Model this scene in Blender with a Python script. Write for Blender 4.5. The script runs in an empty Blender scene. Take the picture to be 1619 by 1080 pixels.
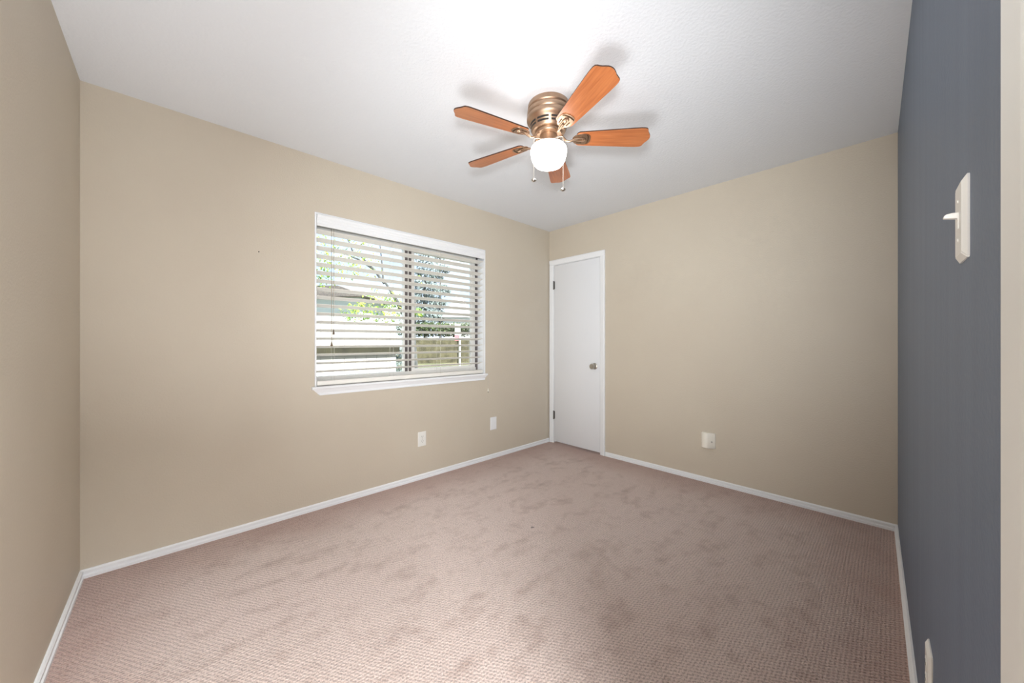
import bpy, bmesh, math, random
from mathutils import Vector, Matrix
random.seed(7)
C = bpy.context.scene.collection
PI = math.pi

# ------------------------------------------------------------------ camera
FPX, W, H = 572.0, 1619.0, 1080.0
CAM = Vector((-3.216, -2.727, 1.168))
YAW = math.radians(43.8)
cam_d = bpy.data.cameras.new('camera'); cam = bpy.data.objects.new('camera', cam_d); C.objects.link(cam)
cam.location = CAM; cam.rotation_euler = (PI/2, 0, -YAW)
cam_d.sensor_width = 36; cam_d.lens = FPX/W*36; cam_d.clip_start = 0.01; cam_d.clip_end = 500
bpy.context.scene.camera = cam
RIGHT = Vector((math.cos(YAW), -math.sin(YAW), 0)); FWD = Vector((math.sin(YAW), math.cos(YAW), 0))
def at(px, py, depth):                      # point seen at a pixel of the photo, at a depth in metres
    return CAM + RIGHT*((px-809.5)/FPX*depth) + FWD*depth + Vector((0, 0, (540-py)/FPX*depth))

# ------------------------------------------------------------------ look
vs = bpy.context.scene.view_settings
vs.view_transform = 'Standard'; vs.look = 'None'; vs.gamma = 1; vs.use_curve_mapping = False
vs.exposure = 0.04

# ------------------------------------------------------------------ sky
wd = bpy.data.worlds.new('sky'); bpy.context.scene.world = wd; wd.use_nodes = True
nt = wd.node_tree; nt.nodes.clear()
tc = nt.nodes.new('ShaderNodeTexCoord'); nz = nt.nodes.new('ShaderNodeTexNoise')
nz.inputs['Scale'].default_value = 3.0; nz.inputs['Detail'].default_value = 6
mp = nt.nodes.new('ShaderNodeMapping'); mp.inputs['Scale'].default_value = (1, 1, 2.5)
rp = nt.nodes.new('ShaderNodeValToRGB')
rp.color_ramp.elements[0].position = 0.38; rp.color_ramp.elements[0].color = (0.58, 0.74, 1.0, 1)
rp.color_ramp.elements[1].position = 0.62; rp.color_ramp.elements[1].color = (0.95, 0.97, 1.0, 1)
bg = nt.nodes.new('ShaderNodeBackground'); bg.inputs['Strength'].default_value = 1.75
wo = nt.nodes.new('ShaderNodeOutputWorld')
nt.links.new(tc.outputs['Generated'], mp.inputs['Vector']); nt.links.new(mp.outputs[0], nz.inputs['Vector'])
nt.links.new(nz.outputs['Fac'], rp.inputs[0]); nt.links.new(rp.outputs[0], bg.inputs['Color'])
nt.links.new(bg.outputs[0], wo.inputs['Surface'])

def light(name, kind, loc, power, color=(1, 1, 1), aim=None, **kw):
    d = bpy.data.lights.new(name, kind); d.energy = power; d.color = color
    for k, v in kw.items(): setattr(d, k, v)
    o = bpy.data.objects.new(name, d); C.objects.link(o); o.location = loc
    if aim is not None: o.rotation_euler = Vector(aim).to_track_quat('-Z', 'Y').to_euler()
    return o
light('sun', 'SUN', (0, -6, 9), 15.0, (1, 0.97, 0.94), aim=(-0.15, 0.62, -0.77), angle=0.01)
# added unseen fill spot turned up at the ceiling, below the frame
light('bounce_fill', 'SPOT', (-3.22, -2.22, 0.42), 112, (0.94, 0.97, 1.0), aim=(0.60, 0.72, 1), spot_size=math.radians(122), spot_blend=0.9, shadow_soft_size=0.34)
# second added fill spot, beside the camera, towards the far corner
light('direct_fill', 'SPOT', (-3.19, -2.70, 1.45), 195, (0.93, 0.97, 1.0), aim=(1, 0.80, 0.06), spot_size=math.radians(98), spot_blend=1.0, shadow_soft_size=0.12)
# added unseen disk light in the hall, fills the room through the doorway
light('hall_fill', 'AREA', (-3.1, -3.45, 2.36), 128, (0.95, 0.975, 1.0), aim=(0, 0, -1), shape='DISK', size=0.35)
GLOBE = 8.0                                # emission of the fan's glass shade

# ------------------------------------------------------------------ materials
def srgb(r, g, b):
    f = lambda c: (c/255/12.92) if c/255 <= 0.04045 else ((c/255+0.055)/1.055)**2.4
    return (f(r), f(g), f(b), 1)
def mat(name, col, rough=0.5, metal=0.0, bump=None, vary=None, spec=0.5, coat=0, aniso=None):
    """bump=(scale, strength, detail); vary=(scale, colour2, lo, hi)"""
    m = bpy.data.materials.new(name); m.use_nodes = True; t = m.node_tree; n = t.nodes
    p = n['Principled BSDF']; p.inputs['Base Color'].default_value = col
    p.inputs['Roughness'].default_value = rough; p.inputs['Metallic'].default_value = metal
    p.inputs['Specular IOR Level'].default_value = spec; p.inputs['Coat Weight'].default_value = coat
    c = n.new('ShaderNodeTexCoord')
    if vary:
        z = n.new('ShaderNodeTexNoise'); z.inputs['Scale'].default_value = vary[0]; z.inputs['Detail'].default_value = 4
        r = n.new('ShaderNodeValToRGB'); e = r.color_ramp.elements
        e[0].position = vary[2]; e[0].color = col; e[1].position = vary[3]; e[1].color = vary[1]
        t.links.new(c.outputs['Object'], z.inputs['Vector']); t.links.new(z.outputs['Fac'], r.inputs[0]); t.links.new(r.outputs[0], p.inputs['Base Color'])
    if bump:
        z = n.new('ShaderNodeTexNoise'); z.inputs['Scale'].default_value = bump[0]; z.inputs['Detail'].default_value = bump[2]
        b = n.new('ShaderNodeBump'); b.inputs['Strength'].default_value = bump[1]; b.inputs['Distance'].default_value = 0.004
        t.links.new(c.outputs['Object'], z.inputs['Vector']); t.links.new(z.outputs['Fac'], b.inputs['Height']); t.links.new(b.outputs[0], p.inputs['Normal'])
    return m
M = {}
M['beige'] = mat('beige_wall_paint', srgb(206, 196, 179), 0.55, bump=(110, 0.3, 2), vary=(1.3, srgb(202, 191, 174), 0.35, 0.7))
M['ceiling'] = mat('textured_ceiling_paint', srgb(227, 230, 234), 0.8, bump=(75, 0.55, 3))
M['white'] = mat('white_trim_paint', srgb(240, 242, 244), 0.35)
M['doorwhite'] = mat('white_door_paint', srgb(232, 234, 237), 0.42, bump=(30, 0.02, 1))
M['jambwhite'] = mat('worn_white_casing', srgb(226, 226, 222), 0.45, bump=(14, 0.12, 3))
M['plastic'] = mat('white_plastic', srgb(236, 235, 230), 0.32)
M['ivory'] = mat('ivory_plastic', srgb(242, 237, 225), 0.4)
M['slat'] = mat('blind_slat_white', srgb(240, 236, 228), 0.45)
M['val'] = mat('valance_white', srgb(238, 239, 240), 0.4)
M['dark'] = mat('dark_slot', srgb(38, 32, 28), 0.6)
M['bronze'] = mat('bronze_window_metal', srgb(112, 105, 104), 0.5, 0.3)
M['winwhite'] = mat('white_window_metal', srgb(240, 238, 234), 0.4)
M['steel'] = mat('satin_nickel', srgb(190, 186, 178), 0.28, 1.0)
M['hinge'] = mat('dull_hinge_steel', srgb(120, 118, 116), 0.4, 0.9)
M['strike'] = mat('dark_bronze_strike', srgb(86, 66, 50), 0.4, 0.8)
M['cord'] = mat('blind_cord', srgb(215, 212, 205), 0.8)
M['browncord'] = mat('tilt_cord_tan', srgb(150, 132, 112), 0.8)
M['tassel'] = mat('wood_tassel', srgb(112, 96, 80), 0.6)
M['chain'] = mat('chain_bead_metal', srgb(230, 226, 215), 0.3, 0.6)
M['edge'] = mat('dark_blade_edge', srgb(62, 38, 26), 0.45)
M['hall'] = mat('hall_paint', srgb(232, 228, 220), 0.6)

def blue_paint():
    m = mat('navy_wall_paint', srgb(86, 99, 118), 0.5, bump=(90, 0.22, 2)); t = m.node_tree; n = t.nodes
    c = n.new('ShaderNodeTexCoord'); mp = n.new('ShaderNodeMapping'); mp.inputs['Scale'].default_value = (9, 9, 0.6)
    z = n.new('ShaderNodeTexNoise'); z.inputs['Scale'].default_value = 1.5; z.inputs['Detail'].default_value = 5
    r = n.new('ShaderNodeValToRGB'); e = r.color_ramp.elements
    e[0].position = 0.35; e[0].color = srgb(95, 108, 127); e[1].position = 0.75; e[1].color = srgb(103, 116, 135)
    t.links.new(c.outputs['Object'], mp.inputs[0]); t.links.new(mp.outputs[0], z.inputs['Vector'])
    t.links.new(z.outputs['Fac'], r.inputs[0]); t.links.new(r.outputs[0], n['Principled BSDF'].inputs['Base Color'])
    return m
M['blue'] = blue_paint()

def carpet_mat():
    m = bpy.data.materials.new('mauve_carpet'); m.use_nodes = True; t = m.node_tree; n = t.nodes; L = t.links.new
    p = n['Principled BSDF']; p.inputs['Roughness'].default_value = 0.95; p.inputs['Specular IOR Level'].default_value = 0.1
    p.inputs['Sheen Weight'].default_value = 0.25
    c = n.new('ShaderNodeTexCoord'); sx = n.new('ShaderNodeSeparateXYZ'); L(c.outputs['Object'], sx.inputs[0])
    def mth(op, a, b=None, clamp=False):
        q = n.new('ShaderNodeMath'); q.operation = op; q.use_clamp = clamp
        for i, v in enumerate((a, b)):
            if v is None: continue
            if isinstance(v, (int, float)): q.inputs[i].default_value = v
            else: L(v, q.inputs[i])
        return q.outputs[0]
    def noise(scale, det=3, vec=None):
        z = n.new('ShaderNodeTexNoise'); z.inputs['Scale'].default_value = scale; z.inputs['Detail'].default_value = det
        L(vec or c.outputs['Object'], z.inputs['Vector']); return z.outputs['Fac']
    # knitted rows of loops, running along x, 12 mm apart
    wob = mth('MULTIPLY', noise(9, 2), 1.6)
    fine = mth('MULTIPLY', noise(70, 2), 1.3)
    rows = mth('SINE', mth('ADD', mth('ADD', mth('MULTIPLY', sx.outputs[1], 2*PI/0.0125), wob), fine))
    tuft = mth('SINE', mth('ADD', mth('ADD', mth('MULTIPLY', sx.outputs[0], 2*PI/0.016), mth('MULTIPLY', sx.outputs[1], 2*PI/0.025)), mth('MULTIPLY', noise(40, 2), 5)))
    loop = mth('ADD', mth('MULTIPLY', rows, 0.34), mth('MULTIPLY', tuft, 0.40))
    hgt = mth('ADD', loop, mth('MULTIPLY', noise(240, 3), 2.2))
    b = n.new('ShaderNodeBump'); b.inputs['Strength'].default_value = 0.75; b.inputs['Distance'].default_value = 0.004
    L(hgt, b.inputs['Height']); L(b.outputs[0], p.inputs['Normal'])
    # nap and wear
    r = n.new('ShaderNodeValToRGB'); e = r.color_ramp.elements
    e[0].position = 0.30; e[0].color = srgb(198, 175, 165); e[1].position = 0.50; e[1].color = srgb(226, 206, 197)
    mp = n.new('ShaderNodeMapping'); mp.inputs['Rotation'].default_value = (0, 0, 0.9); mp.inputs['Scale'].default_value = (1, 2.2, 1)
    L(c.outputs['Object'], mp.inputs[0])
    L(mth('ADD', mth('MULTIPLY', noise(4.0, 5, mp.outputs[0]), 0.6), mth('MULTIPLY', noise(17, 3), 0.4)), r.inputs[0])
    # little-walked strips along the walls keep the redder pile
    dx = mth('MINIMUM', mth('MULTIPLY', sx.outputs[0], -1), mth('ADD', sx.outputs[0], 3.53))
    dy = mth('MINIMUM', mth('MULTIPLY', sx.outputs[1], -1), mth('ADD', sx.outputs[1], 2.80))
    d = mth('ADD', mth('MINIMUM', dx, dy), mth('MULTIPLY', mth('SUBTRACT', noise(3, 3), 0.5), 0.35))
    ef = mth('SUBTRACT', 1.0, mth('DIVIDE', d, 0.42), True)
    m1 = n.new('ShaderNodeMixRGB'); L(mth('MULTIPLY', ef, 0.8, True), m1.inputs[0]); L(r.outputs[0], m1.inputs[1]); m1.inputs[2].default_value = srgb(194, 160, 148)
    # pits between the loops darkened in the colour, with fine noise
    fl = n.new('ShaderNodeValToRGB'); fe = fl.color_ramp.elements; fe[0].position = 0.0; fe[0].color = (0.50, 0.46, 0.44, 1); fe[1].position = 0.6; fe[1].color = (1, 1, 1, 1)
    L(mth('ADD', mth('MULTIPLY', loop, 0.55), mth('ADD', mth('MULTIPLY', noise(170, 3), 2.6), -0.85)), fl.inputs[0])
    m2 = n.new('ShaderNodeMixRGB'); m2.blend_type = 'MULTIPLY'; m2.inputs[0].default_value = 0.8; L(m1.outputs[0], m2.inputs[1]); L(fl.outputs[0], m2.inputs[2])
    # one small dark spot near the middle
    vd = n.new('ShaderNodeVectorMath'); vd.operation = 'DISTANCE'; L(c.outputs['Object'], vd.inputs[0]); vd.inputs[1].default_value = (-1.567, -1.191, 0.012)
    st = mth('LESS_THAN', vd.outputs['Value'], mth('ADD', 0.004, mth('MULTIPLY', noise(90, 2), 0.012)))
    m3 = n.new('ShaderNodeMixRGB'); L(mth('MULTIPLY', st, 0.7), m3.inputs[0]); L(m2.outputs[0], m3.inputs[1]); m3.inputs[2].default_value = srgb(70, 52, 50)
    L(m3.outputs[0], p.inputs['Base Color'])
    return m
M['carpet'] = carpet_mat()

def wood_mat():
    m = mat('cherry_blade_wood', srgb(186, 108, 60), 0.33, coat=0.35); t = m.node_tree; n = t.nodes
    m.node_tree.nodes['Principled BSDF'].inputs['Coat Roughness'].default_value = 0.3
    c = n.new('ShaderNodeTexCoord'); mp = n.new('ShaderNodeMapping'); mp.inputs['Scale'].default_value = (3, 45, 45)
    z = n.new('ShaderNodeTexNoise'); z.inputs['Scale'].default_value = 2.5; z.inputs['Detail'].default_value = 6
    r = n.new('ShaderNodeValToRGB'); e = r.color_ramp.elements
    e[0].position = 0.3; e[0].color = srgb(168, 94, 50); e[1].position = 0.7; e[1].color = srgb(196, 120, 70)
    t.links.new(c.outputs['Object'], mp.inputs[0]); t.links.new(mp.outputs[0], z.inputs['Vector'])
    t.links.new(z.outputs['Fac'], r.inputs[0]); t.links.new(r.outputs[0], n['Principled BSDF'].inputs['Base Color'])
    return m
M['wood'] = wood_mat()
M['brass'] = mat('antique_brass', srgb(182, 155, 132), 0.40, 0.92, vary=(14, srgb(160, 132, 108), 0.35, 0.7))
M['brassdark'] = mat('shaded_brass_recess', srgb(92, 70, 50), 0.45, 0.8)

def glow(name, col, s):
    m = bpy.data.materials.new(name); m.use_nodes = True; t = m.node_tree
    p = t.nodes['Principled BSDF']; p.inputs['Base Color'].default_value = (0.9, 0.9, 0.88, 1); p.inputs['Roughness'].default_value = 0.3
    p.inputs['Emission Color'].default_value = col; p.inputs['Emission Strength'].default_value = s
    return m
M['globe'] = glow('opal_glass_lit', (1.0, 0.96, 0.91, 1), GLOBE)

def glass_mat():
    m = bpy.data.materials.new('window_glass'); m.use_nodes = True; t = m.node_tree; n = t.nodes; n.clear()
    o = n.new('ShaderNodeOutputMaterial'); tr = n.new('ShaderNodeBsdfTransparent'); g = n.new('ShaderNodeBsdfGlossy'); mx = n.new('ShaderNodeMixShader'); f = n.new('ShaderNodeFresnel')
    tr.inputs[0].default_value = (0.93, 0.96, 0.95, 1); g.inputs['Roughness'].default_value = 0.01; f.inputs[0].default_value = 1.45
    t.links.new(f.outputs[0], mx.inputs[0]); t.links.new(tr.outputs[0], mx.inputs[1]); t.links.new(g.outputs[0], mx.inputs[2]); t.links.new(mx.outputs[0], o.inputs[0])
    return m
M['glass'] = glass_mat()
M['fence'] = mat('sunlit_cedar_fence', srgb(204, 200, 194), 0.85, bump=(30, 0.3, 3), vary=(8, srgb(192, 187, 180), 0.35, 0.7))
M['rail_and_shade_band'] = mat('weathered_wood_and_shade_band', srgb(70, 66, 48), 0.9, vary=(5, srgb(45, 42, 32), 0.35, 0.7))  # posts, and the board that stands in for a shadow band
M['oldfence'] = mat('weathered_olive_fence', srgb(104, 98, 74), 0.9, vary=(2.5, srgb(68, 64, 48), 0.4, 0.65))
M['grass'] = mat('dry_grass', srgb(98, 102, 72), 1.0, vary=(0.8, srgb(128, 120, 94), 0.4, 0.65))
M['leaf'] = mat('yellow_green_leaves', srgb(120, 158, 60), 0.7, vary=(3, srgb(190, 196, 84), 0.4, 0.65))
M['leafgrey'] = mat('grey_green_leaves', srgb(128, 140, 136), 0.8, vary=(3, srgb(98, 108, 108), 0.4, 0.65))
M['leafdark'] = mat('dark_green_leaves', srgb(84, 98, 56), 0.8, vary=(3, srgb(58, 72, 44), 0.4, 0.65))
M['bark'] = mat('grey_bark', srgb(108, 108, 106), 0.95, bump=(20, 0.4, 3), vary=(6, srgb(80, 80, 80), 0.4, 0.6))
M['shed'] = mat('white_shed_siding', srgb(232, 232, 230), 0.7)
M['roof'] = mat('grey_brown_shingles', srgb(128, 118, 112), 0.9, vary=(10, srgb(104, 98, 96), 0.4, 0.6))
M['house'] = mat('pale_house_siding', srgb(200, 208, 210), 0.8)
M['pink'] = mat('pink_panel_paint', srgb(226, 140, 150), 0.6)

# ------------------------------------------------------------------ mesh helpers
class MB:
    def __init__(s): s.bm = bmesh.new()
    def box(s, x0, x1, y0, y1, z0, z1, bev=0.0, mi=0, seg=2):
        r = bmesh.ops.create_cube(s.bm, size=1.0); v = r['verts']
        for q in v: q.co = Vector(((x0+x1)/2+q.co.x*(x1-x0), (y0+y1)/2+q.co.y*(y1-y0), (z0+z1)/2+q.co.z*(z1-z0)))
        fs = set(f for q in v for f in q.link_faces)
        for f in fs: f.material_index = mi
        if bev > 0:
            es = list(set(e for q in v for e in q.link_edges))
            bmesh.ops.bevel(s.bm, geom=es, offset=bev, segments=seg, affect='EDGES', profile=0.5)
        return s
    def prism(s, pts, fn, a, b, mi=0):
        """pts 2D outline, fn(p, t) -> Vector, extruded from a to b"""
        n = len(pts); A = [s.bm.verts.new(fn(p, a)) for p in pts]; B = [s.bm.verts.new(fn(p, b)) for p in pts]
        for i in range(n):
            f = s.bm.faces.new((A[i], A[(i+1) % n], B[(i+1) % n], B[i])); f.material_index = mi
        for q in (A, list(reversed(B))):
            f = s.bm.faces.new(q); f.material_index = mi
        return s
    def lathe(s, prof, seg=48, c=(0, 0, 0), cap=False, mi=0, axis='Z'):
        rings = []
        for r, z in prof:
            if r < 1e-6:
                rings.append([s.bm.verts.new(s._ax(0, 0, z, c, axis))]); continue
            rings.append([s.bm.verts.new(s._ax(r*math.cos(2*PI*k/seg), r*math.sin(2*PI*k/seg), z, c, axis)) for k in range(seg)])
        for a, b in zip(rings, rings[1:]):
            for k in range(seg):
                k2 = (k+1) % seg
                if len(a) == 1 and len(b) == 1: continue
                if len(a) == 1: q = (a[0], b[k], b[k2])
                elif len(b) == 1: q = (a[k], a[k2], b[0])
                else: q = (a[k], a[k2], b[k2], b[k])
                try: f = s.bm.faces.new(q); f.material_index = mi
                except ValueError: pass
        return s
    def _ax(s, x, y, z, c, axis):
        if axis == 'Z': v = (x, y, z)
        elif axis == 'X': v = (z, x, y)
        else: v = (x, z, y)
        return Vector(v)+Vector(c)
    def tube(s, pts, r, seg=8, mi=0, flat=1.0):
        pts = [Vector(p) for p in pts]; rings = []
        for i, p in enumerate(pts):
            d = (pts[min(i+1, len(pts)-1)]-pts[max(i-1, 0)]).normalized()
            up = Vector((0, 0, 1)) if abs(d.z) < 0.95 else Vector((0, 1, 0))
            u = d.cross(up).normalized(); w = u.cross(d).normalized()
            rr = r[i] if isinstance(r, (list, tuple)) else r
            rings.append([s.bm.verts.new(p+u*rr*math.cos(2*PI*k/seg)+w*rr*flat*math.sin(2*PI*k/seg)) for k in range(seg)])
        for a, b in zip(rings, rings[1:]):
            for k in range(seg):
                f = s.bm.faces.new((a[k], a[(k+1) % seg], b[(k+1) % seg], b[k])); f.material_index = mi
        for q in (rings[0], list(reversed(rings[-1]))):
            f = s.bm.faces.new(q); f.material_index = mi
        return s
    def ball(s, c, r, seg=8, sz=1.0):
        bmesh.ops.create_uvsphere(s.bm, u_segments=seg, v_segments=max(4, seg//2), radius=1.0, matrix=Matrix.Translation(c) @ Matrix.Diagonal((r, r, r*sz, 1)))
        return s
    def build(s, name, mats, parent=None, smooth=False):
        bmesh.ops.recalc_face_normals(s.bm, faces=s.bm.faces)
        me = bpy.data.meshes.new(name); s.bm.to_mesh(me); s.bm.free()
        for m in (mats if isinstance(mats, (list, tuple)) else [mats]): me.materials.append(m)
        if smooth:
            for p in me.polygons: p.use_smooth = True
            try: me.set_sharp_from_angle(angle=math.radians(38))
            except Exception: pass
        o = bpy.data.objects.new(name, me); C.objects.link(o)
        if parent: o.parent = parent
        return o
def struct(o): o['kind'] = 'structure'; return o
def tag(o, label, cat, group=None, kind=None):
    o['label'] = label; o['category'] = cat
    if group: o['group'] = group
    if kind: o['kind'] = kind
    return o
def empty(name, loc=(0, 0, 0), rz=0.0):
    o = bpy.data.objects.new(name, None); C.objects.link(o); o.location = loc; o.rotation_euler = (0, 0, rz); o.empty_display_size = 0.1
    return o

# ------------------------------------------------------------------ room shell
CEIL, FL = 2.44, 0.012
BY = lambda x: -2.763 + 0.0197*x            # plane of the navy wall (room face)
LX = lambda y: -3.515 + 0.0138*y            # plane of the left wall (room face)
WX0, WX1, WZ0, WZ1 = -2.464, -0.972, 0.838, 2.048      # window opening
DY0, DY1, DZ = -0.690, -0.058, 2.046                   # closet opening in the door wall (y)
EX0, EX1, EZ = -3.485, -2.708, 2.050                   # entry opening in the navy wall (x)

def holed(name, m, fn, a0, a1, b0, b1, h, thick, parent=None):
    """wall panel in (a,b) with a rectangular hole h=(a0,a1,b0,b1); fn(a,b,t) -> Vector"""
    mb = MB(); bm = mb.bm; ha0, ha1, hb0, hb1 = h
    A = [a0, ha0, ha1, a1]; B = [b0, hb0, hb1, b1]
    V = [[[bm.verts.new(fn(a, b, t)) for b in B] for a in A] for t in (0, thick)]
    for i in range(3):
        for j in range(3):
            if i == 1 and j == 1: continue
            if hb0 <= b0 and i == 1 and j == 0: continue
            if hb0 <= b0 and j == 0: continue
            for t in (0, 1): bm.faces.new((V[t][i][j], V[t][i+1][j], V[t][i+1][j+1], V[t][i][j+1]))
    bmesh.ops.holes_fill(bm, edges=[]) if False else None
    be = [e for e in bm.edges if len(e.link_faces) == 1]
    # bridge the two skins along every open edge
    idx = {}
    for i in range(4):
        for j in range(4): idx[V[0][i][j]] = V[1][i][j]
    for e in be:
        a, b = e.verts
        if a in idx and b in idx: bm.faces.new((a, b, idx[b], idx[a]))
    for v in [v for v in bm.verts if not v.link_faces]: bm.verts.remove(v)
    return struct(mb.build(name, m, parent))
T = 0.115
holed('wall_back', M['beige'], lambda a, b, t: Vector((a, t, b)), -3.75, 0.13, -0.02, CEIL+0.02, (WX0-0.012, WX1+0.012, WZ0, WZ1+0.012), T)
holed('wall_right', M['beige'], lambda a, b, t: Vector((t, a, b)), -3.0, 0.0, -0.02, CEIL+0.02, (DY0, DY1, -0.02, DZ), T)
holed('wall_front', M['blue'], lambda a, b, t: Vector((a, BY(a)-t, b)), -3.58, 0.0, -0.02, CEIL+0.02, (EX0, EX1, -0.02, EZ), T)
mb = MB(); mb.prism([(-3.515, 0.0), (LX(-2.83), -2.83), (LX(-2.83)-0.12, -2.83), (-3.635, 0.0)], lambda p, t: Vector((p[0], p[1], t)), -0.02, CEIL+0.02)
struct(mb.build('wall_left', M['beige']))
mb = MB().box(-4.3, 0.75, -4.3, 0.12, -0.12, FL); struct(mb.build('floor', M['carpet']))
mb = MB().box(-4.3, 0.75, -4.3, 0.12, CEIL, CEIL+0.15); struct(mb.build('ceiling', M['ceiling']))
# hall beyond the entry and closet behind its door
mb = MB().box(-4.3, -1.5, -4.3, -4.2, -0.02, CEIL+0.02); struct(mb.build('wall_hall_front', M['hall']))
mb = MB().box(-4.3, -4.2, -4.2, -2.96, -0.02, CEIL+0.02); struct(mb.build('wall_hall_left', M['hall']))
mb = MB().box(-1.6, -1.5, -4.2, -2.96, -0.02, CEIL+0.02); struct(mb.build('wall_hall_right', M['hall']))
mb = MB().box(-4.3, -3.66, -2.96, -2.86, -0.02, CEIL+0.02); struct(mb.build('wall_hall_back', M['hall']))
mb = MB().box(0.65, 0.75, -1.3, 0.12, -0.02, CEIL+0.02).box(0.116, 0.65, -1.3, -1.2, -0.02, CEIL+0.02)
struct(mb.build('wall_closet', M['hall']))

# baseboards
BP = [(0, 0), (.015, 0), (.015, .026), (.007, .030), (.006, .036), (.0115, .0385), (.0115, .047), (.006, .053), (0, .053)]
struct(MB().prism(BP, lambda p, t: Vector((t, -p[0], p[1])), -3.515, -0.015).build('baseboard_back', M['white']))
struct(MB().prism(BP, lambda p, t: Vector((-p[0], t, p[1])), BY(0)+0.0, -0.742).build('baseboard_right', M['white']))
struct(MB().prism(BP, lambda p, t: Vector((t, BY(t)+p[0], p[1])), -2.655, -0.014).build('baseboard_front', M['white']))
struct(MB().prism(BP, lambda p, t: Vector((LX(t)+p[0], t, p[1])), -2.81, -0.014).build('baseboard_left', M['white']))

# ------------------------------------------------------------------ closet door (door_1)
d1 = struct(empty('door_1', (0, -0.375, 0)))
def dbox(name, m, x0, x1, y0, y1, z0, z1, bev=0.0, parent=d1):
    return MB().box(x0, x1, y0+0.375, y1+0.375, z0, z1, bev).build(name, m, parent, smooth=bev > 0)
dbox('door_slab', M['doorwhite'], -0.004, 0.031, -0.677, -0.072, 0.030, 2.032, 0.0015)
CP = [(0, 0), (.057, 0), (.057, .014), (.045, .017), (.012, .012), (.004, .010), (0, .006)]   # across, out
def casing(parent, fx, name='casing'):
    pass
cs = MB()
cs.prism(CP, lambda p, t: Vector((-p[1], -0.680-p[0]+0.375, t)), 0.0, 2.040)
cs.prism(CP, lambda p, t: Vector((-p[1], -0.068+min(p[0], .057)+0.375, t)), 0.0, 2.040)
cs.build('side_casing', M['white'], d1)
hc = MB(); hc.prism(CP, lambda p, t: Vector((-p[1], t+0.375, 2.040+p[0])), -0.737, -0.011); hc.build('head_casing', M['white'], d1)
jb = MB().box(0.0, T, -0.690+0.375, -0.680+0.375, 0, 2.046).box(0.0, T, -0.068+0.375, -0.058+0.375, 0, 2.046).box(0.0, T, -0.680+0.375, -0.068+0.375, 2.036, 2.046)
jb.build('door_jamb', M['white'], d1)
for z in (1.810, 0.330):
    h = MB().tube([(-0.009, -0.0705+0.375, z-0.048), (-0.009, -0.0705+0.375, z+0.048)], 0.006, 10)
    for k in range(5): h.tube([(-0.009, -0.0705+0.375, z-0.045+k*0.0195), (-0.009, -0.0705+0.375, z-0.033+k*0.0195)], 0.0075, 10)
    h.box(-0.0055, -0.003, -0.086+0.375, -0.0705+0.375, z-0.044, z+0.044)
    h.build('hinge', M['hinge'], d1, True)
kn = MB()
kn.lathe([(0, 0), (.032, 0), (.033, -.004), (.028, -.009), (.014, -.011), (.011, -.016), (.011, -.030), (.019, -.036), (.027, -.045), (.029, -.055), (.025, -.063), (.013, -.067), (0, -.068)], 28, (-0.004, -0.617+0.375, 0.912), axis='X')
kn.build('door_knob', M['steel'], d1, True)

# ------------------------------------------------------------------ entry frame in the navy wall (door_2)
d2 = struct(empty('door_2', (EX1, BY(EX1), 0)))
ox, oy = EX1, BY(EX1)
def e_fn(p, t): return Vector((EX1+0.005+p[0]-ox, BY(EX1+0.005+p[0])+p[1]-oy, t))
ec = MB(); ec.prism(CP, e_fn, 0.0, 2.055)
ec.prism([(-(p[0])-0.010-(EX1-EX0), p[1]) for p in CP if p[0] < .055] + [(-.049-(EX1-EX0)-.010, .014), (-.049-(EX1-EX0)-.010, 0)], e_fn, 0.0, 2.055)
ec.build('side_casing', M['jambwhite'], d2)
eh = MB(); eh.prism(CP, lambda p, t: Vector((t-ox, BY(t)+p[1]-oy, 2.055+p[0])), EX0-0.045, EX1+0.062); eh.build('head_casing', M['jambwhite'], d2)
ej = MB()
ej.prism([(EX1-0.012, 0), (EX1, 0), (EX1, -T), (EX1-0.012, -T)], lambda p, t: Vector((p[0]-ox, BY(p[0])+p[1]-oy, t)), 0, 2.05)
ej.prism([(EX0, 0), (EX0+0.012, 0), (EX0+0.012, -T), (EX0, -T)], lambda p, t: Vector((p[0]-ox, BY(p[0])+p[1]-oy, t)), 0, 2.05)
ej.prism([(EX0+.012, 0), (EX1-.012, 0), (EX1-.012, -T), (EX0+.012, -T)], lambda p, t: Vector((p[0]-ox, BY(p[0])+p[1]-oy, t)), 2.038, 2.05)
ej.build('door_jamb', M['jambwhite'], d2)
st = MB(); q = EX1-ox
# strike plate with its rounded lip wrapping the jamb's room edge
st.box(q-0.0145, q-0.0120, -0.060, -0.004, 0.888, 0.960)
st.prism([(0, 0.0), (0.013*0.6, 0.008), (0.0135, 0.019), (0.0145, 0.028)]+[(0.0135, 0.037), (0.013*0.6, 0.048), (0, 0.056)],
         lambda p, t: Vector((q-0.0145+t, -0.004+p[0], 0.895+p[1])), 0, 0.0025)
st.build('strike_plate', M['strike'], d2)

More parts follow.
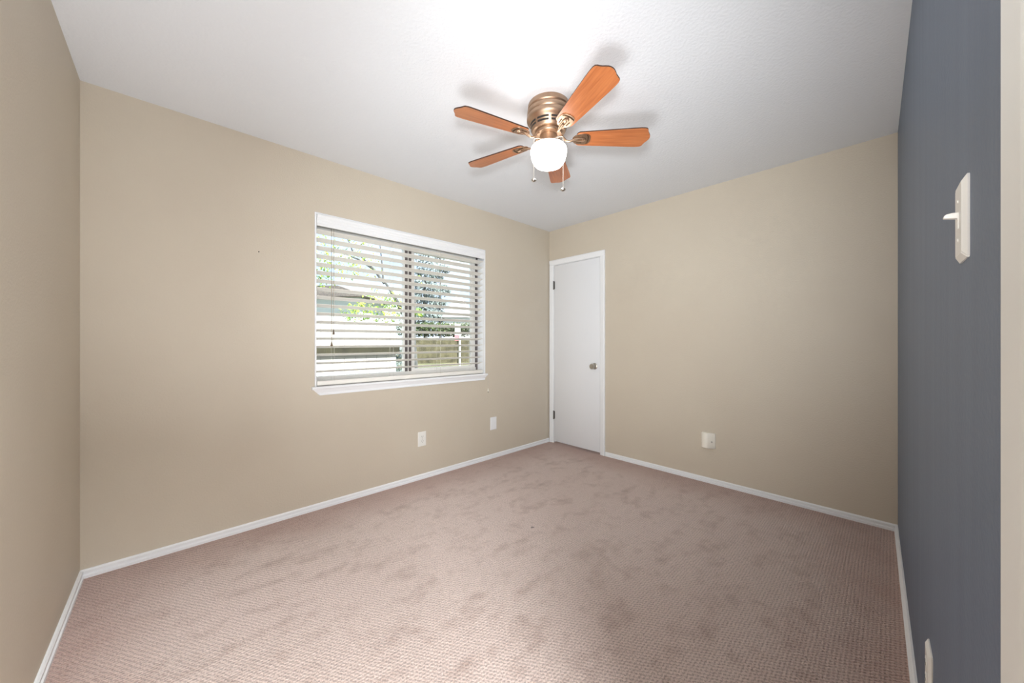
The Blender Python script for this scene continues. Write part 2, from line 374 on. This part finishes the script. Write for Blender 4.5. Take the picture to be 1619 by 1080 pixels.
# ------------------------------------------------------------------ window (window_1)
w1 = struct(empty('window_1', (-1.718, 0.0, WZ0)))
ox, oz = -1.718, WZ0
def wbox(mb, x0, x1, y0, y1, z0, z1, bev=0, mi=0): return mb.box(x0-ox, x1-ox, y0, y1, z0-oz, z1-oz, bev, mi)
lin = MB()
wbox(lin, WX0-0.011, WX0, 0.0, 0.108, WZ0+0.001, WZ1); wbox(lin, WX1, WX1+0.011, 0.0, 0.108, WZ0+0.001, WZ1); wbox(lin, WX0-0.011, WX1+0.011, 0.0, 0.108, WZ1, WZ1+0.011)
lin.build('window_reveal', M['white'], w1)
fr = MB()
for a in ((WX0, WX0+0.024, 0.835+.022, WZ1), (WX1-0.024, WX1, 0.857, WZ1)):
    wbox(fr, a[0], a[1], 0.108, 0.150, a[2], a[3])
fr.build('window_frame', M['bronze'], w1)
fr = MB(); wbox(fr, WX0+0.024, WX1-0.024, 0.106, 0.155, 1.957, WZ1); wbox(fr, WX0+0.024, WX1-0.024, 0.106, 0.155, 0.857, 0.915)
fr.build('window_track', M['winwhite'], w1)
sh = MB()
wbox(sh, WX1-0.070, WX1-0.030, 0.112, 0.145, 0.915, 1.957); wbox(sh, -1.690, -1.660, 0.112, 0.145, 0.915, 1.957)
wbox(sh, -1.660, WX1-0.070, 0.112, 0.145, 1.940, 1.957); wbox(sh, -1.660, WX1-0.070, 0.112, 0.145, 0.915, 0.935)
sh.build('window_sash', M['winwhite'], w1)
ms = MB()
wbox(ms, -1.754, -1.728, 0.106, 0.150, 0.915, 1.957); wbox(ms, -1.720, -1.694, 0.106, 0.150, 0.915, 1.957)
ms.build('meeting_rail', M['bronze'], w1)
ms = MB(); wbox(ms, -1.760, -1.7545, 0.104, 0.150, 0.915, 1.957); wbox(ms, -1.7275, -1.7205, 0.104, 0.150, 0.915, 1.957); ms.build('meeting_rail_strip', M['winwhite'], w1)
gl = MB(); wbox(gl, WX0+0.024, -1.7605, 0.126, 0.129, 0.915, 1.957); gl.build('window_pane', M['glass'], w1)
gl = MB(); wbox(gl, -1.660, WX1-0.070, 0.133, 0.136, 0.935, 1.940); gl.build('window_pane', M['glass'], w1)
# stool with rounded nose, and the coved apron under it
so = MB(); wbox(so, WX0, WX1, 0.0, 0.108, 0.838, 0.857)
so.prism([(0.0, 0.838), (-.022, 0.838), (-.0265, .842), (-.028, .8475), (-.0265, .853), (-.022, .857), (0.0, .857)], lambda p, t: Vector((t-ox, p[0], p[1]-oz)), -2.497, -0.950)
so.build('window_sill', M['white'], w1, True)
ap = MB(); bm = ap.bm
prof = [(0.0, .838, -2.486, -.958), (-.020, .838, -2.486, -.958), (-.0185, .831, -2.483, -.960), (-.012, .822, -2.474, -.965), (-.008, .813, -2.463, -.970), (-.010, .806, -2.456, -.972), (-.013, .801, -2.450, -.974), (-.012, .796, -2.447, -.975), (0, .796, -2.447, -.975)]
A = [bm.verts.new((p[2]-ox, p[0], p[1]-oz)) for p in prof]; B = [bm.verts.new((p[3]-ox, p[0], p[1]-oz)) for p in prof]
for i in range(len(prof)):
    j = (i+1) % len(prof); bm.faces.new((A[i], A[j], B[j], B[i]))
bm.faces.new(A); bm.faces.new(list(reversed(B)))
ap.build('window_apron', M['white'], w1, True)

# ------------------------------------------------------------------ blinds
bl = empty('window_blind', (-1.718, 0.03, WZ1))
tag(bl, 'white horizontal slat blind with moulded valance hanging in the window', 'blind')
BX0, BX1 = WX0+0.004, WX1-0.004
def bb(mb, x0, x1, y0, y1, z0, z1, bev=0): return mb.box(x0-ox, x1-ox, y0-0.03, y1-0.03, z0-WZ1, z1-WZ1, bev)
VP = [(0.018, 2.046), (-.012, 2.046), (-.014, 2.040), (-.012, 2.026), (-.006, 2.018), (-.006, 2.008), (-.002, 2.004), (-.002, 1.986), (-.008, 1.982), (-.008, 1.972), (-.005, 1.968), (0.004, 1.968), (.010, 1.975)]
v = MB().prism(VP, lambda p, t: Vector((t-ox, p[0]-0.03, p[1]-WZ1)), BX0-0.002, BX1+0.002); v.build('valance', M['val'], bl)
v = MB(); bb(v, BX0, BX1, 0.021, 0.068, 2.000, 2.046); v.build('headrail', M['val'], bl)
NS, Z_TOP, PITCH, SW, TILT = 18, 1.940, 0.0578, 0.0635, math.radians(15)
YC = 0.045
sl = MB()
for k in range(NS):
    z = Z_TOP-k*PITCH; n = 6; top = []; bot = []
    pr = []
    for i in range(n+1):
        s = (i/n-0.5); crown = 0.0018*(1-(2*s)**2)
        c0 = Vector((s*SW, crown)); pr.append((c0.x, c0.y))
    prof = [(a, b+0.0014) for a, b in pr]+[(a, b-0.0014) for a, b in reversed(pr)]
    ct, sn = math.cos(-TILT), math.sin(-TILT)          # room edge up, outer edge down
    prof = [(a*ct-b*sn, a*sn+b*ct) for a, b in prof]
    sl.prism(prof, lambda p, t, z=z: Vector((t-ox, YC+p[0]-0.03, z+p[1]-WZ1)), BX0+0.004, BX1-0.004)
sl.build('slats', M['slat'], bl, True)
v = MB(); bb(v, BX0+0.004, BX1-0.004, YC-0.030, YC+0.030, 0.860, 0.892, 0.004); v.build('bottom_rail', M['slat'], bl, True)
for x in (-2.345, -1.90, -1.46, -1.10):
    v = MB()
    for yy in (YC-0.031, YC+0.031): v.tube([(x-ox, yy-0.03, 2.0-WZ1), (x-ox, yy-0.03, 0.886-WZ1)], 0.0009, 6)
    for k in range(NS):
        z = Z_TOP-k*PITCH
        v.tube([(x-ox, YC-0.031-0.03, z+0.0085-WZ1), (x-ox, YC+0.031-0.03, z-0.0125-WZ1)], 0.0007, 5)
    v.build('ladder_cord', M['cord'], bl)
# tilt cords with wooden tassels on the left, pull cord over the sill's right end
v = MB(); v.tube([(-2.366-ox, 0.004-0.03, 1.966-WZ1), (-2.366-ox, 0.002-0.03, 1.165-WZ1)], 0.0013, 6); v.tube([(-2.350-ox, 0.006-0.03, 1.966-WZ1), (-2.352-ox, 0.004-0.03, 1.248-WZ1)], 0.0009, 6)
tcord = v.build('tilt_cord', M['browncord'], bl)
for x, z, y in ((-2.366, 1.165, 0.002), (-2.352, 1.248, 0.004)):
    v = MB().lathe([(0, 0.004), (.0025, 0), (.0045, -.008), (.0075, -.022), (.0085, -.028), (.006, -.031), (0, -.031)], 14, (x-ox, y-0.03, z-WZ1)); v.build('tassel', M['tassel'], tcord, True)
v = MB(); xx = -0.981
v.tube([(xx-ox, 0.010-0.03, 1.966-WZ1), (xx-ox, 0.004-0.03, 0.872-WZ1), (xx+.012-ox, -0.018-0.03, 0.861-WZ1), (xx+0.028-ox, -0.031-0.03, 0.852-WZ1), (xx+0.030-ox, -0.031-0.03, 0.71-WZ1)], 0.0009, 6)
pcord = v.build('pull_cord', M['cord'], bl)
v = MB().lathe([(0, 0.004), (.003, 0), (.0045, -.008), (.0075, -.024), (.008, -.030), (0, -.030)], 14, (xx+0.030-ox, -0.031-0.03, 0.712-WZ1)); tt = v.build('tassel', M['ivory'], pcord, True)
MB().ball((xx+0.030-ox, -0.031-0.03, 0.680-WZ1), .0052, 10, 1.3).build('cord_knot', M['tassel'], pcord, True)
tt['label'] = 'cream plastic tassel'

# ------------------------------------------------------------------ ceiling fan
FC = Vector((-1.725, -1.457, CEIL))
fan = empty('ceiling_fan', FC)
tag(fan, 'flush mount antique brass ceiling fan with five cherry wood blades and lit globe', 'ceiling fan')
zz = lambda z: z-CEIL
HP = [(.0, 2.4395), (.108, 2.4395), (.111, 2.434), (.112, 2.414), (.1075, 2.409), (.1085, 2.405), (.1145, 2.400), (.1155, 2.385), (.111, 2.378), (.1115, 2.374), (.1165, 2.370), (.1175, 2.362), (.1165, 2.352), (.110, 2.344), (.102, 2.339), (.0985, 2.334), (.093, 2.302), (.087, 2.294), (.0, 2.294)]
fh = MB().lathe([(r, zz(z)) for r, z in HP], 72).build('motor_housing', M['brass'], fan, True)
vs_ = MB()
for row, (zc, rr) in enumerate(((2.3275, .0975), (2.3115, .0950))):
    for k in range(8):
        a0 = 2*PI*k/8+0.07; a1 = 2*PI*(k+1)/8-0.07; N = 8; prev = None
        for i in range(N+1):
            a = a0+(a1-a0)*i/N
            cur = [vs_.bm.verts.new((r*math.cos(a), r*math.sin(a), zz(z))) for r, z in ((rr+.0012, zc+.0045), (rr+.0004, zc-.0045), (rr-.004, zc-.0045), (rr-.004, zc+.0045))]
            if prev:
                for j in range(4): vs_.bm.faces.new((prev[j], prev[(j+1) % 4], cur[(j+1) % 4], cur[j]))
            else: vs_.bm.faces.new(cur)
            prev = cur
        vs_.bm.faces.new(list(reversed(prev)))
vs_.build('vent_slots', M['dark'], fh)
MB().lathe([(r, zz(z)) for r, z in [(0, 2.296), (.066, 2.296), (.071, 2.293), (.072, 2.283), (.069, 2.277), (.052, 2.275), (0, 2.275)]], 56).build('flywheel', M['brass'], fan, True)
MB().lathe([(r, zz(z)) for r, z in [(0, 2.276), (.045, 2.276), (.047, 2.274), (.047, 2.232), (.050, 2.228), (.058, 2.226), (.060, 2.221), (.058, 2.2185), (0, 2.2185)]], 48).build('light_fitter', M['brass'], fan, True)
gs = MB().lathe([(r, zz(z)) for r, z in [(.058, 2.2185), (.076, 2.218), (.088, 2.214), (.095, 2.206), (.0975, 2.194), (.0965, 2.180), (.093, 2.160), (.088, 2.143), (.082, 2.130), (.073, 2.119), (.058, 2.112), (.035, 2.1085), (.015, 2.1075), (0, 2.107)]], 56)
g_ = gs.build('glass_shade', M['globe'], fan, True)
BZ = 2.258
# blade outline: rounded root, widening, ogee tip
half = [(.148, .030), (.153, .041), (.163, .047), (.30, .0565), (.44, .0655), (.475, .067), (.496, .0662), (.507, .063), (.513, .056), (.516, .047), (.521, .036), (.528, .026), (.5345, .015), (.537, .006), (.5375, .0)]
outl = half+[(u, -v) for u, v in reversed(half[:-1])]
b0 = MB(); b0.prism(outl, lambda p, t: Vector((p[0], p[1], t)), -0.003, 0.003)
for f in b0.bm.faces:
    if len(f.verts) == 4: f.material_index = 1
bmesh.ops.recalc_face_normals(b0.bm, faces=b0.bm.faces)
blade0 = b0.build('blade', [M['wood'], M['edge']], fan)
k0 = MB()
ph = [(.128, .012), (.138, .026), (.158, .036), (.188, .0395), (.208, .035), (.220, .022), (.224, .0)]
po = ph+[(u, -v) for u, v in reversed(ph[:-1])]
k0.prism(po, lambda p, t: Vector((p[0], p[1], t)), -0.0058, -0.0032)
k0.tube([(.0655, 0, .020), (.078, 0, .010), (.092, 0, -.010), (.108, 0, -.017), (.124, 0, -.014), (.140, 0, -.009), (.155, 0, -.0075)], [.0065, .006, .0055, .0055, .006, .007, .006], 10)
for s in (-1, 1):
    k0.tube([(.118, s*.004, -.014), (.140, s*.009, -.009), (.175, s*.011, -.0085), (.190, s*.009, -.0085), (.198, 0, -.0085)], .0032, 8)
k0.ball((.183, 0, -.009), .0042, 8)
bmo = k0.build('blade_bracket', M['brass'], fan, True)
k1 = MB()
for i in range(1):
    arc = [(.204+.0105*math.cos(a)-.0045, .0315*math.sin(a), -.0064) for a in [(-1.35+2.7*j/12) for j in range(13)]]
    k1.tube(arc, .0028, 6)
for s in (-1, 1): k1.tube([(.150, s*.0205, -.0062), (.178, s*.0225, -.0062)], .0030, 6)
bmr = k1.build('bracket_groove', M['brassdark'], bmo)
for k in range(5):
    ang = -YAW+2*PI*k/5+math.radians((-2, 3, 3, -6, 4.5)[k]); droop = (0, 0, 0.01, 0.02, -0.02)[k]
    if k == 0: b, q = blade0, bmo
    else:
        b = blade0.copy(); C.objects.link(b); b.parent = fan
        q = bmo.copy(); C.objects.link(q); q.parent = fan
        r_ = bmr.copy(); C.objects.link(r_); r_.parent = q
    for o in (b, q):
        o.location = (0, 0, zz(BZ)); o.rotation_euler = (math.radians(-11), droop, ang)
# pull chains
def camrel(x, y): return RIGHT*x+FWD*y
for (x, y, zp) in ((-.0835, -.062, 2.010), (.0665, -.082, 1.953)):
    p = camrel(x, y); rad = p.normalized()
    ch = MB(); pts = [rad*0.047+Vector((0, 0, zz(2.245))), rad*0.080+Vector((0, 0, zz(2.236))), rad*(p.length-.002)+Vector((0, 0, zz(2.226))), p+Vector((0, 0, zz(2.21))), p+Vector((0, 0, zz(zp+.012)))]
    tot = 0
    ch.tube(pts, 0.0008, 6)
    for a, b in zip(pts, pts[1:]):
        n = max(1, int((b-a).length/0.0042))
        for i in range(n): ch.ball(a+(b-a)*(i/n), 0.00175, 6)
    co = ch.build('pull_chain', M['chain'], fan, True)
    pm = MB(); pm.lathe([(0, .012), (.003, .010), (.005, .0075), (.0115, .003), (.0135, -.001), (.0115, -.005), (.006, -.009), (0, -.010)], 16, p+Vector((0, 0, zz(zp))))
    pm.build('pendant', M['steel'], co, True)

# ------------------------------------------------------------------ wall plates
def rot_to(o, wall):            # plates are modelled facing -y, lying on y=0
    o.rotation_euler = (0, 0, {'back': 0, 'right': -PI/2, 'front': PI+math.atan(0.0197)}[wall])
def plate_mesh(w, h, t=0.006, bev=0.0035):
    m = MB(); a, b = w/2, h/2; s = bev*1.3
    pts = [(a, b, 0), (a, b, -t*0.35), (a-s, b-s, -t)]
    bm = m.bm; rings = []
    for (x, z, y) in pts:
        rings.append([bm.verts.new((sx*x, y, sz*z)) for sx, sz in ((1, 1), (-1, 1), (-1, -1), (1, -1))])
    bm.faces.new(rings[0])
    for A, B in zip(rings, rings[1:]):
        for k in range(4): bm.faces.new((A[k], A[(k+1) % 4], B[(k+1) % 4], B[k]))
    bm.faces.new(list(reversed(rings[-1])))
    es = [e for e in bm.edges if abs(e.verts[0].co.y-e.verts[1].co.y) > 1e-5]
    bmesh.ops.bevel(bm, geom=es, offset=0.002, segments=2, affect='EDGES')
    return m
# outlet under the window
o1 = empty('wall_outlet', (-1.653, -0.0, 0.347)); tag(o1, 'white duplex power outlet on beige wall below the window', 'outlet')
plate_mesh(0.076, 0.122, 0.007).build('cover_plate', M['plastic'], o1)
for s in (1, -1):
    r = MB(); r.prism([(.0165*math.cos(a), min(.0135, max(-.0135, .0175*math.sin(a)))) for a in [2*PI*i/28 for i in range(28)]], lambda p, t: Vector((p[0], t, s*0.0195+p[1])), -0.0065, -0.0095)
    ro = r.build('receptacle', M['plastic'], o1)
    sl_ = MB(); sl_.box(-.0075, -.0055, -.0100, -.0093, s*0.0195-.001, s*0.0195+.008).box(.0055, .0075, -.0100, -.0093, s*0.0195, s*0.0195+.007)
    sl_.tube([(0, -.0100, s*0.0195-.007), (0, -.0093, s*0.0195-.007)], .0024, 8)
    sl_.build('socket_slots', M['dark'], ro)
MB().tube([(0, -.0085, 0), (0, -.0065, 0)], .0032, 10).build('screw', M['steel'], o1, True)
# blank plate near the corner
o2 = empty('blank_plate', (-0.858, 0.0, 0.353)); tag(o2, 'blank white cover plate on beige wall nearest the closet door', 'wall plate')
plate_mesh(0.080, 0.126, 0.005).build('cover_plate', M['white'], o2)
for s in (1, -1): MB().tube([(0, -.0058, s*.041), (0, -.0045, s*.041)], .0030, 10).build('screw', M['white'], o2, True)
# raised box on the door wall
o3 = empty('wall_box', (0, -1.702, 0.360)); rot_to(o3, 'right')
tag(o3, 'cream raised wall box with round jack low on the right beige wall', 'wall box')
# local x: image left is -x.. right is +x ; y=-out
sec = [(-.050, 0), (-.050, -.016), (-.044, -.026), (-.030, -.034), (-.008, -.039), (.004, -.037), (.012, -.031), (.050, -.013), (.052, -.010), (.052, 0)]
bx = MB(); bm = bx.bm
def ring(z, k, dz=0): return [bm.verts.new((x*k if abs(x) > 0.02 else x, y*(k if y < -.001 else 1), z)) for x, y in sec]
R = [ring(-.062, .93), ring(-.059, 1), ring(.055, 1), ring(.062, .90)]
for A, B in zip(R, R[1:]):
    for i in range(len(sec)): bm.faces.new((A[i], A[(i+1) % len(sec)], B[(i+1) % len(sec)], B[i]))
bm.faces.new(R[0]); bm.faces.new(list(reversed(R[-1])))
bx.build('box_body', M['ivory'], o3, True)
nrm = Vector((.018, -.038, 0)).normalized(); cpt = Vector((.030, -.0225, -.006))
jk = MB().tube([cpt-nrm*.002, cpt+nrm*.006], .0055, 14); jk.tube([cpt+nrm*.006, cpt+nrm*.0085], .0022, 8)
jk.build('jack', M['steel'], o3, True)
# toggle switch on the navy wall
sx_ = -2.323; o4 = empty('light_switch', (sx_, BY(sx_), 1.356)); rot_to(o4, 'front')
tag(o4, 'white toggle light switch on the navy wall beside the entry door', 'light switch')
plate_mesh(0.072, 0.124, 0.0075, 0.006).build('switch_plate', M['plastic'], o4)
MB().box(-.0055, .0055, -.0085, -.0070, -.0125, .0125, .0006).build('toggle_collar', M['plastic'], o4)
tg = MB(); tg.prism([(-.006, .003), (-.006, .0125), (-.014, .0132), (-.020, .0122), (-.0225, .0095), (-.0225, .0062), (-.015, .0048)], lambda p, t: Vector((t, p[0], p[1])), -.0045, .0045)
bmesh.ops.bevel(tg.bm, geom=list(tg.bm.edges), offset=.0008, segments=1, affect='EDGES')
tg.build('toggle', M['plastic'], o4)
for s in (1, -1):
    m_ = MB().lathe([(0, -.0088), (.0022, -.0086), (.0030, -.0076), (.0030, -.0070), (0, -.0070)], 12, (0, 0, s*.0302), axis='Y'); m_.build('screw', M['plastic'], o4, True)
# outlet low on the navy wall
sx_ = -1.838; o5 = empty('wall_outlet', (sx_, BY(sx_), 0.340)); rot_to(o5, 'front')
tag(o5, 'white outlet plate low on the navy wall above the baseboard', 'outlet')
plate_mesh(0.084, 0.126, 0.008, 0.006).build('cover_plate', M['plastic'], o5)
for s in (1, -1):
    r = MB(); r.prism([(.0165*math.cos(a), min(.0135, max(-.0135, .0175*math.sin(a)))) for a in [2*PI*i/28 for i in range(28)]], lambda p, t: Vector((p[0], t, s*0.0195+p[1])), -0.0075, -0.0095)
    ro = r.build('receptacle', M['plastic'], o5)
    sl_ = MB(); sl_.box(-.0075, -.0055, -.0100, -.0093, s*0.0195-.001, s*0.0195+.008).box(.0055, .0075, -.0100, -.0093, s*0.0195, s*0.0195+.007)
    sl_.build('socket_slots', M['dark'], ro)
# nail left in the window wall
nl = MB().lathe([(0, 0.002), (.0012, 0.002), (.0012, -.006), (.0036, -.006), (.0034, -.0078), (0, -.0082)], 12, (0, 0, 0), axis='Y').build('nail', M['dark'], None, True)
nl.location = (-2.794, 0, 1.728); tag(nl, 'small dark nail head in the beige wall left of the window', 'nail')

# ------------------------------------------------------------------ outside
GZ = -0.38
def leaves(mb, c, r, n, size, squash=(1, 1, 1)):
    for _ in range(n):
        while True:
            v = Vector((random.uniform(-1, 1), random.uniform(-1, 1), random.uniform(-1, 1)))
            if v.length < 1: break
        p = Vector(c)+Vector((v.x*r*squash[0], v.y*r*squash[1], v.z*r*squash[2]))
        a = Vector((random.gauss(0, 1), random.gauss(0, 1), random.gauss(0, 1))).normalized()
        b = a.orthogonal().normalized(); s = size*random.uniform(.6, 1.3)
        cc = a.cross(b)
        q = [mb.bm.verts.new(p+b*s), mb.bm.verts.new(p+a*s*.45+cc*s*.1), mb.bm.verts.new(p-b*s), mb.bm.verts.new(p-a*s*.45+cc*s*.1)]
        mb.bm.faces.new(q)
mb = MB().box(-30, 40, 0.125, 60, GZ-0.2, GZ); g_ = struct(mb.build('ground', M['grass']))

def picket_fence(root, x0, x1, y, ztop, zb, wm, rm, pw=0.14, rails=(), rot=0, origin=None):
    m = MB(); n = int((x1-x0)/(pw+0.004))
    for i in range(n):
        a = x0+i*(pw+0.004); b = a+pw; dz = random.uniform(-.008, .008); c = 0.030
        zt = ztop+dz
        m.prism([(a, zb), (b, zb), (b, zt-c), (b-c, zt), (a+c, zt), (a, zt-c)], lambda p, t: Vector((p[0], t, p[1])), y, y+0.018)
    m.build('picket_panel', wm, root)
    for z0, z1, mat_ in rails:
        MB().box(x0, x1, y-0.040, y-0.001, z0, z1).build('rail_and_shade_band', mat_, root)
    for i in range(int((x1-x0)/2.4)+1):
        px = min(x0+0.05+i*2.4, x1-.05); MB().box(px-.045, px+.045, y+0.019, y+0.105, zb, ztop-0.10).build('post', rm, root)
fa = empty('picket_fence', (-3.0, 2.25, GZ)); tag(fa, 'sunlit dog-eared picket fence close behind the left window pane', 'fence')
picket_fence(fa, -3.4, 2.25, 0, 1.452-GZ, 0.0, M['fence'], M['rail_and_shade_band'], rails=((0.985-GZ, 1.105-GZ, M['rail_and_shade_band']), (0.12, 0.21, M['fence'])))  # upper dark board is added in place of a shadow across the pickets
pb = at(700, 540, 26); fb = empty('picket_fence', (pb.x, pb.y, GZ), -math.radians(20)); tag(fb, 'weathered olive brown picket fence far across the yard, right pane', 'fence')
picket_fence(fb, -2.6, 9.0, 0, 1.30-GZ, 0.0, M['oldfence'], M['rail_and_shade_band'], rails=((0.4, 0.5, M['oldfence']),))

def tree(name, label, base, h, blobs, lm, tr, branches=(), leafn=500, ls=0.07, cat='tree', group=None):
    r = empty(name, base); tag(r, label, cat, group)
    if tr:
        t = MB(); t.tube([(0, 0, 0), (tr*.3, 0, h*.3), (-tr*.2, tr*.2, h*.6), (tr*.2, 0, h)], [tr, tr*.85, tr*.7, tr*.45], 10)
        for p, q, rr in branches: t.tube([Vector(p)-Vector(base), (Vector(p)+Vector(q))/2-Vector(base)+Vector((0, 0, .05)), Vector(q)-Vector(base)], [rr, rr*.7, rr*.35], 7)
        t.build('trunk', M['bark'], r, True)
    f = MB()
    for c, rad, n in blobs: leaves(f, Vector(c)-Vector(base), rad, n, ls, (1, 1, .75))
    f.build('foliage', lm, r)
    return r
# tree beyond the near fence: thin branches and yellow-green leaves
D = 9.0
base = at(655, 540, D); base.z = GZ
top = at(640, 470, D)
blobs = [(at(x, y, D), r, n) for x, y, r, n in ((520, 388, .5, 110), (560, 395, .5, 90), (525, 410, .4, 110), (508, 425, .35, 120), (575, 420, .45, 110), (540, 372, .35, 40), (545, 425, .4, 80), (512, 442, .3, 70), (590, 485, .45, 150), (570, 497, .4, 150), (625, 480, .35, 130), (612, 497, .4, 140), (600, 465, .3, 40), (550, 492, .25, 60), (660, 495, .18, 80), (650, 440, .3, 30))]
tree('leafy_tree', 'tree with thin branches and yellow green leaves beyond the left window pane', base, (top-base).length, blobs, M['leaf'], 0.09,
     [(at(640, 500, D), at(605, 440, D), .06), (at(608, 448, D), at(570, 405, D), .04), (at(590, 425, D), at(540, 400, D), .03), (at(606, 442, D), at(600, 380, D), .025), (at(560, 404, D), at(545, 370, D), .02)], ls=0.05)
# grey green trees in the right pane
D = 33.0
for i, (px, lab) in enumerate(((672, 'tall grey green tree just right of the window centre bar'), (696, 'slender grey green tree left of the white shed'))):
    base = at(px, 540, D+i*6); base.z = GZ
    d = D+i*6; w = 1.45 if i == 0 else .9
    blobs = [(at(px+dx, y, d), w*k, n) for dx, y, k, n in ((0, 500, 1, 500), (-4, 480, 1, 420), (5, 460, .9, 360), (-6, 440, .8, 240), (6, 425, .8, 200), (0, 405, .7, 110))]
    tree('grey_tree', lab, base, 8.0, blobs, M['leafgrey'], .2 if i == 0 else .15, ls=0.21)
D = 14.0
base = at(640, 540, 6.2); base.z = GZ  # bush added partly in place of the shade on the fence
tree('shade_shrub', 'grey green bush, partly standing in for fence shade, at the right end of the near picket fence', base, .8, [(at(628, 548, 6.2)+Vector((0, 0, -.12)), .16, 260), (at(632, 575, 6.2), .22, 300), (at(620, 590, 6.2), .22, 260)], M['leafgrey'], 0.02, ls=0.03, cat='shade_shrub')
# hedge along the far fence
blobs = []
for k in range(16):
    px = 640+k*8.5; blobs.append((at(px, 521, 27.5), .75, 260))
b = at(700, 540, 27.5); b.z = GZ
hd = tree('hedge', 'dark green hedge rising behind the far olive fence', b, 1.5, blobs, M['leafdark'], .06, ls=.12, cat='hedge')
# white shed, low house, small panel and pole
s0 = at(727, 540, 30); shd = empty('garden_shed', (s0.x, s0.y, GZ), -YAW); tag(shd, 'white garden shed behind the hedge in the right window pane', 'shed')
w = 1.1
MB().box(-w, w, -1, 1, 0, 3.1-GZ).build('shed_wall', M['shed'], shd)
MB().prism([(-w-.2, 3.1-GZ), (w+.2, 3.1-GZ), (0, 5.0-GZ)], lambda p, t: Vector((p[0], t, p[1])), -1.2, 1.2).build('shed_roof', M['shed'], shd)
h0 = at(538, 540, 22); hs = empty('neighbour_house', (h0.x, h0.y, GZ), -YAW); tag(hs, 'pale house with low grey brown roof beyond the left fence', 'house')
MB().box(-2.4, 1.2, 0, 4, 0, 3.85-GZ).build('house_wall', M['house'], hs)
MB().prism([(-3.0, 3.85-GZ), (1.8, 3.85-GZ), (0.1, 4.5-GZ), (-1.6, 4.5-GZ)], lambda p, t: Vector((p[0], t, p[1])), -.5, 4.5).build('house_roof', M['roof'], hs)
p0 = at(723.5, 540, 24); pn = empty('board_stand', (p0.x, p0.y, GZ), -YAW); tag(pn, 'small upright panel, white above pink, before the far hedge', 'board')
MB().box(-.19, .19, 0, .05, 1.95-GZ-.35, 2.45-GZ-.1).build('white_board', M['shed'], pn)
MB().box(-.19, .19, 0, .05, 1.22-GZ, 1.6-GZ).build('pink_board', M['pink'], pn)
MB().box(-.04, .04, .05, .12, 0, 2.3-GZ).build('support_post', M['rail_and_shade_band'], pn)
q0 = at(727, 540, 8); pl = MB().tube([(0, 0, 0), (0, 0, 1.30-GZ)], .022, 10); pl.ball((0, 0, 1.30-GZ), .03, 8)
po_ = pl.build('yard_pole', M['shed'], None, True); po_.location = (q0.x, q0.y, GZ); tag(po_, 'thin white pole standing in the yard, right window pane', 'pole')
